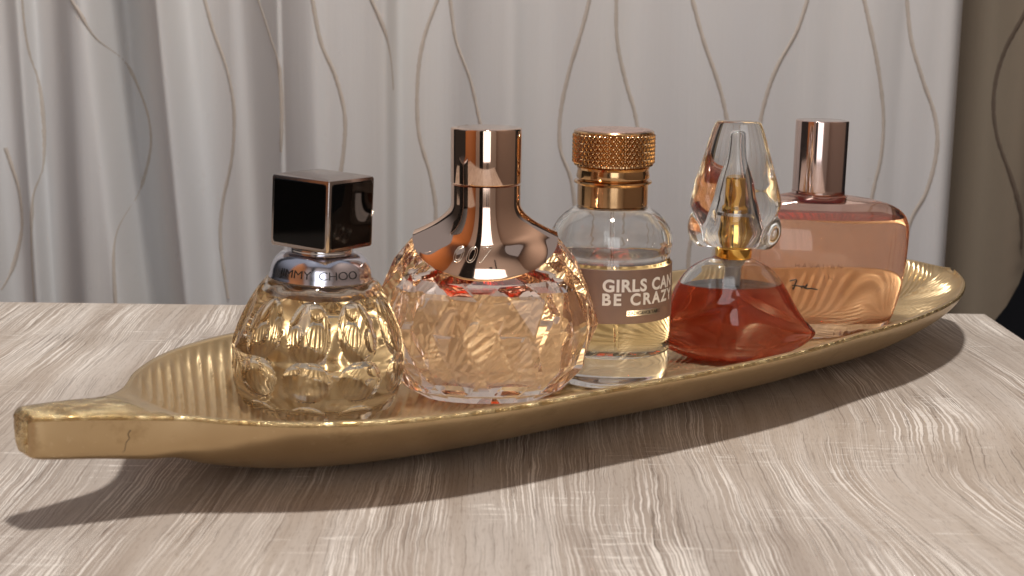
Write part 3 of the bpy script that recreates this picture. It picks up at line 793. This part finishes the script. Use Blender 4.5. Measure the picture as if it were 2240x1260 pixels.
# ================================================================== bottle 3: round bottle with label and knurled cap
def knurled():
    b = thing('perfume_bottle', 'round clear perfume bottle with mauve brown lettered label and knurled copper cap', 'perfume bottle', (43.6, 645, ZB - 0.6), (0, 0, 0), 'perfume bottles standing on the leaf tray')
    prof = [(0, 22.5), (0.5, 23.8), (2, 25.2), (5, 26.2), (10, 26.9), (20, 27.0), (28.0, 27.0), (53.5, 26.7), (54.5, 26.2), (56, 25.9), (58, 26.4), (62, 26.9), (66, 26.3), (70, 24.4), (73.5, 21.4), (76, 18), (77.5, 15.6), (79, 14.0), (84, 13.8)]
    rings = [circ(r, z, 160) for r, z in dense(prof, 110)]
    LV = 54.2
    cav = [(13.0, 16), (13.3, 20), (14.5, 23), (18, 24.3), (50, 24.3), (54.2, 23.6), (57, 23.3), (62, 24.2), (66, 23.5), (70, 21.4), (73.5, 18), (76.5, 13), (78, 9.5), (82, 9)]
    up_ = lathe(dense(cav, 40, LV, 82), 160, cap0=False, flip=True)
    part('glass_body', merge(tower(rings), up_), ['glass'], b, angle=50)
    side = [circ(r, z, 160) for r, z in dense(cav, 70, 13.0, LV)]
    part('perfume', tower(side + [circ(r_, LV, 160) for r_ in (22.8, 12)], mid=[0] * (len(side) - 1) + [1, 1, 1]), ['straw_side', 'straw_top'], b, angle=50)
    part('dip_tube', tube_mesh([(0, 0, 80), (0.3, 0, 60), (1.2, 0, 40), (2.5, 0, 15)], 0.7), ['glass'], b)
    # label: wraps most of the way round
    V = []; F = []; A0, A1 = math.radians(-92), math.radians(104); nA = 80
    for i in range(nA + 1):
        a = -PI / 2 + A0 + (A1 - A0) * i / nA
        for (rr, z) in ((27.08, 30.0), (27.22, 30.1), (27.0, 53.3), (26.85, 53.4)): V.append((rr * math.cos(a), rr * math.sin(a), z))
        if i:
            for k in range(3): F.append((4 * i - 4 + k, 4 * i + k, 4 * i + k + 1, 4 * i - 4 + k + 1))
    part('label', (V, F, [0] * len(F)), ['label'], b)
    def wrap(x0, z0):
        def fn(x, y, lift):
            th = -PI / 2 + (x0 + x) / 27.2; z = z0 + y; r = 27.18 - 0.22 * (z - 30) / 23 + lift
            return (r * math.cos(th), r * math.sin(th), z)
        return fn
    text_mesh('GIRLS CAN', 7.3, wrap(-5.2, 44.2), ['white_ink'], b, bold=0.26, spacing=1.10, step=1.0)
    text_mesh('BE CRAZY', 7.0, wrap(-5.4, 38.3), ['white_ink'], b, bold=0.24, spacing=1.28, step=1.0)
    # small silver strip with tiny print
    V = []; F = []
    for i in range(13):
        x = 5.5 + 15.5 * i / 12
        for (l, z) in ((0.03, 33.4), (0.14, 33.5), (0.14, 35.9), (0.03, 36.0)): V.append(wrap(x, z)(0, 0, l))
        if i:
            for k in range(3): F.append((4 * i - 4 + k, 4 * i + k, 4 * i + k + 1, 4 * i - 4 + k + 1))
    part('silver_strip', (V, F, [0] * len(F)), ['silver'], b)
    text_mesh('ZADIG&VOLTAIRE', 2.1, wrap(6.0, 33.95), ['black_ink'], b, spacing=0.98, step=1.0, thick=0.22)
    # metal neck
    part('collar', lathe([(10, 77.9), (15.0, 77.9), (15.5, 78.3), (15.5, 87.0), (15.8, 87.5), (16.9, 87.7), (17.2, 88.2), (16.9, 88.8), (15.4, 89.1), (15.0, 89.6), (15.9, 90.0), (16.1, 90.6), (15.6, 93.6), (16.0, 94.6), (15.4, 95.2), (10, 95.2)], 128), ['copper'], b, angle=30)
    # knurled ring
    n = 528; NZ = 66; rings = []
    zb, zt = 95.4, 110.2
    rings.append(circ(15.5, zb, n)); rings.append(circ(17.2, zb + 0.1, n))
    for i in range(NZ):
        z = zb + 0.9 + (zt - zb - 1.8) * i / (NZ - 1); R = []
        e = min(1, (z - zb - 0.6) / 0.8, (zt - 0.6 - z) / 0.8)
        for j in range(n):
            th = 2 * PI * j / n; K = 44
            p1 = (th * K / (2 * PI) + z / 3.4) % 1; p2 = (th * K / (2 * PI) - z / 3.4) % 1
            g = min(abs(p1 - 0.5), abs(p2 - 0.5)) * 2      # 0 in grooves
            r = 17.0 + 1.1 * min(1, g * 1.5) * e
            R.append((r * math.cos(th), r * math.sin(th), z))
        rings.append(R)
    rings += [circ(17.5, zt - 0.5, n), circ(17.6, zt - 0.1, n), circ(17.2, zt + 0.3, n), circ(16.2, zt + 0.45, n)]
    part('cap', tower(rings, cap1=True), ['copper'], b, angle=25)
    part('cap_disc', lathe([(16.2, zt + 0.3), (16.2, zt + 0.55), (15.8, zt + 0.8), (8, zt + 0.95)], 128, cap0=False), ['copper_top'], b)
    return b
knurled()
# ================================================================== bottle 4: lips bottle with nose stopper
def lips():
    b = thing('perfume_bottle', 'lip shaped bottle of red brown perfume with tall clear nose shaped glass stopper', 'perfume bottle', (103.5, 684, ZB - 0.6), (0, 0, 0), 'perfume bottles standing on the leaf tray')
    hw = [(0, 17), (1.2, 22), (4, 29.5), (8, 36.2), (12.5, 39.6), (15.0, 38.0), (19, 34.2), (26, 30.0), (35, 25.6), (40, 22.2), (44, 18.2), (47, 12.6), (48.6, 8.6), (50, 7.6)]
    dp = [(0, 10), (1.2, 14), (4, 17.5), (10, 20), (18, 20.5), (27, 18.5), (36, 15), (43, 12.2), (47, 9.4), (48.6, 8.2), (50, 7.6)]
    ex = [(0, 1.8), (8, 1.45), (13, 1.30), (20, 1.5), (34, 1.8), (48, 2), (53, 2)]
    def ring(z, ins, n=200):
        a_, d_, e_ = interp(hw, z) - ins * 1.25, interp(dp, z) - ins, interp(ex, z); R = []
        for j in range(n):
            th = 2 * PI * j / n; c, s = math.cos(th), math.sin(th)
            x = a_ * math.copysign(abs(c) ** (2 / 2.0), c)
            yy = d_ * (max(0.0, 1 - abs(c) ** e_)) ** (1 / e_ * 1.0)
            y = math.copysign(yy, s)
            xn = abs(x) / max(1, a_)
            gr = 0.0
            if s < 0:
                zc = 12.5 + 19 * (1 - xn) ** 0.7
                gr = 1.8 * math.exp(-((z - zc) / 3.0) ** 2) * (1 - xn ** 4) * (0.4 + 0.6 * (c > 0) * min(1, c * 3))
                zc2 = 12.5 - 4 * math.cos(PI / 2 * xn)
                gr += 0.5 * math.exp(-((z - zc2) / 2.6) ** 2)
            y -= math.copysign(min(gr, yy * 0.5), s)
            x += 0.9 * math.sin(z / 9.0)
            R.append((x, y, z))
        return R
    zs = [50 * (i / 119) for i in range(120)]
    LV = 35.5
    outer = tower([ring(z, 0) for z in zs])
    zu = [LV + (48.8 - LV) * i / 30 for i in range(31)]
    up_ = tower([ring(z, 2.3) for z in zu], cap0=False, flip=True)
    part('glass_body', merge(outer, up_), ['glass'], b, angle=60)
    zl = [3.2 + (LV - 3.2) * i / 70 for i in range(71)]
    side = [ring(z, 2.3) for z in zl]
    t2 = [(x * 0.7, y * 0.7, LV) for x, y, z in side[-1]]
    part('perfume', tower(side + [t2], mid=[0] * (len(side) - 1) + [1, 1]), ['red_side', 'red_top'], b, angle=50)
    part('pump_neck', lathe([(3.0, 33.0), (3.6, 34), (4.0, 44), (5.6, 46), (5.8, 48.3)], 48), ['plastic'], b)
    part('collar', lathe([(7.9, 48.3), (8.5, 48.5), (8.6, 49.0), (8.6, 53.2), (8.2, 53.6), (5, 53.6)], 96), ['yellowgold'], b, angle=30)
    # nose stopper
    st = bpy.data.objects.new('stopper', None)
    ca = [(53.4, 9), (54.2, 12), (57, 15), (62, 15.4), (68, 18.6), (74, 21.0), (80, 20.2), (88, 17.8), (98, 14.8), (106, 12.4), (111.2, 10.4), (112, 9.8)]
    cb = [(53.4, 6), (54.2, 9), (58, 13), (64, 15.5), (70, 15.5), (80, 13.0), (95, 9.6), (111.2, 8.0), (112, 7.5)]
    def nring(z, n=220):
        a_, b_ = interp(ca, z), interp(cb, z); R = []
        zl_ = (z - 62.5) / 10.2; rho = 8.6 * math.sqrt(max(0, 1 - zl_ * zl_)) if abs(zl_) < 1 else 0
        for j in range(n):
            th = 2 * PI * j / n; c, s = math.cos(th), math.sin(th)
            front = 1.0 + 0.28 * max(0, -s) ** 4 * sstep(112, 66, z)      # nose ridge forward
            r = front / ((abs(c) / a_) ** 2.4 + (abs(s) / b_) ** 2.4) ** (1 / 2.4)
            if rho > 0:
                for sx in (1, -1):
                    cx, cyy = sx * 13.2, -0.5
                    B_ = c * cx + s * cyy; D_ = B_ * B_ - (cx * cx + cyy * cyy - rho * rho)
                    if D_ > 0 and B_ > 0:
                        rl = B_ + math.sqrt(D_); k_ = 1.0
                        r = max(r, rl) if abs(r - rl) > k_ else max(r, rl) + (k_ - abs(r - rl)) ** 2 / (4 * k_)
            R.append((r * c, r * s, z))
        return R
    zs = [53.4 + 58.6 * (i / 139) for i in range(140)]
    outer = tower([nring(z) for z in zs])
    ic = [(57.0, 8.0), (62, 8.1), (69, 8.2), (74, 7.6), (82, 6.8), (88, 5.6), (94, 4.2), (100, 3.6), (106, 3.3), (107.6, 2.4), (108, 1.2)]
    inner = lathe(dense(ic, 60), 96, cap0=True, flip=True)
    sp = part('stopper', merge(outer, inner), ['glass'], b, angle=60)
    sp.rotation_euler = (0, 0, math.radians(-14))
    part('spray_head', lathe([(6.2, 57.3), (6.3, 70.6), (5.6, 71.2), (5.4, 71.4), (5.4, 85.0), (5.0, 85.6), (3, 85.7)], 64), ['yellowgold'], b, angle=30)
    part('inner_ring', tower([circ(8.05, z, 96) if q == 0 else circ(7.4, z, 96) for q, z in ((1, 68.8), (0, 68.9), (0, 69.7), (1, 69.8))]), ['silver'], b)
    return b
lips()
# ================================================================== bottle 5: broad blush bottle
def blush():
    b = thing('perfume_bottle', 'broad blush pink shouldered bottle of amber perfume with plain rose metal column cap', 'perfume bottle', (152.0, 737, ZB), (0, 0.6, 0), 'perfume bottles standing on the leaf tray')
    hw = [(0, 31), (0.6, 34), (2.5, 36.6), (6, 38.8), (14, 41.8), (27, 44.8), (40, 46.0), (52, 46.4), (57, 46.0), (61, 44.6), (64, 42.0), (66.5, 37.8), (68.3, 32.4), (69.5, 26.5), (70.3, 20), (71.0, 15.5), (71.8, 13), (74, 12.0)]
    dp = [(0, 14), (0.6, 16.4), (2.5, 18), (6, 19.2), (27, 22.5), (45, 23.2), (53, 22.4), (59, 20.4), (63, 18.2), (66.5, 16.0), (68.3, 14.8), (69.5, 14.0), (70.3, 13.4), (71.0, 12.8), (71.8, 12), (74, 11.5)]
    def ring(z, ins, n=200):
        a_, d_ = interp(hw, z) - ins, interp(dp, z) - ins; e = 2.3; R = []
        if a_ < 1: a_ = 1
        if d_ < 1: d_ = 1
        for j in range(n):
            th = 2 * PI * j / n; c, s = math.cos(th), math.sin(th)
            R.append((a_ * math.copysign(abs(c) ** (2 / e), c), d_ * math.copysign(abs(s) ** (2 / e), s), z))
        return R
    zs = [74 * (1 - math.cos(PI / 2 * i / 139 * 1.0)) if False else 74 * i / 179 for i in range(180)]
    outer = tower([ring(z, 0) for z in zs]); LV = 60.0
    zu = [LV + (67.6 - LV) * i / 24 for i in range(25)]
    up_ = tower([ring(z, 3.2) for z in zu], cap0=False, flip=True)
    body = part('glass_body', merge(outer, up_), ['glass_pink'], b, angle=60)
    zl = [8.5 + (LV - 8.5) * i / 60 for i in range(61)]
    side = [ring(z, 3.2 + 5 * max(0, 1 - (z - 8.5) / 4) ** 2) for z in zl]
    part('perfume', tower(side + [[(x * 0.7, y * 0.7, LV) for x, y, z in side[-1]]], mid=[0] * (len(side) - 1) + [1, 1]), ['amber_side', 'amber_top'], b, angle=50)
    part('collar', tower([circ(13.2, z, 96, 0.9) for z in (71.2, 73.4)]), ['rosetaupe'], b, angle=30)
    pr = bevprof(12.9, 73.0, 108.4, 0.6)
    cp = part('cap', tower([circ(r, z, 144, 0.92, e=2.25) for r, z in pr]), ['rosetaupe'], b, angle=30)
    cp.rotation_euler = (0, 0, math.radians(8))
    bv = bvh_of(body)
    text_mesh('HAVAIIAN', 3.6, front_fn(bv, -14.0, 37.5), ['faint_ink'], b, spacing=1.55, bold=-0.03, step=1.2, thick=0.06)
    text_mesh('IN', 3.6, front_fn(bv, 0.5, 31.8), ['faint_ink'], b, spacing=1.6, bold=-0.03, step=1.2, thick=0.06)
    fn = front_fn(bv, 0, 0)
    def sgn(pts):
        q = []
        for zx, zy in pts:
            p = pix(1690 + zx / 4.847, 500 + zy / 4.847, 716); q.append((p[0] - 152.0, p[2] - ZB))
        q = catmull(q, 5); return [fn(x, z, 0.1) for x, z in q]
    strokes = [[(170, 556), (205, 545), (240, 543), (228, 590), (212, 640), (204, 622)], [(196, 600), (250, 604), (296, 610)], [(290, 628), (310, 606), (322, 612), (326, 628), (345, 600), (356, 586), (340, 622), (350, 632), (400, 631), (465, 642)]]
    part('signature', merge(*[tube_mesh(sgn(s_), 0.38, 6) for s_ in strokes]), ['black_ink'], b)
    return b
blush()
# let the lamp's light pass the glass onto the tray and the perfumes
bpy.data.lights['ceiling_lamp'].cycles.is_caustics_light = True
for o in bpy.data.objects:
    if o.type == 'MESH':
        if o.name.startswith('glass_body'): o.cycles.is_caustics_caster = True
        if o.name.startswith(('leaf_dish', 'tabletop', 'perfume')): o.cycles.is_caustics_receiver = True
bpy.context.view_layer.update()
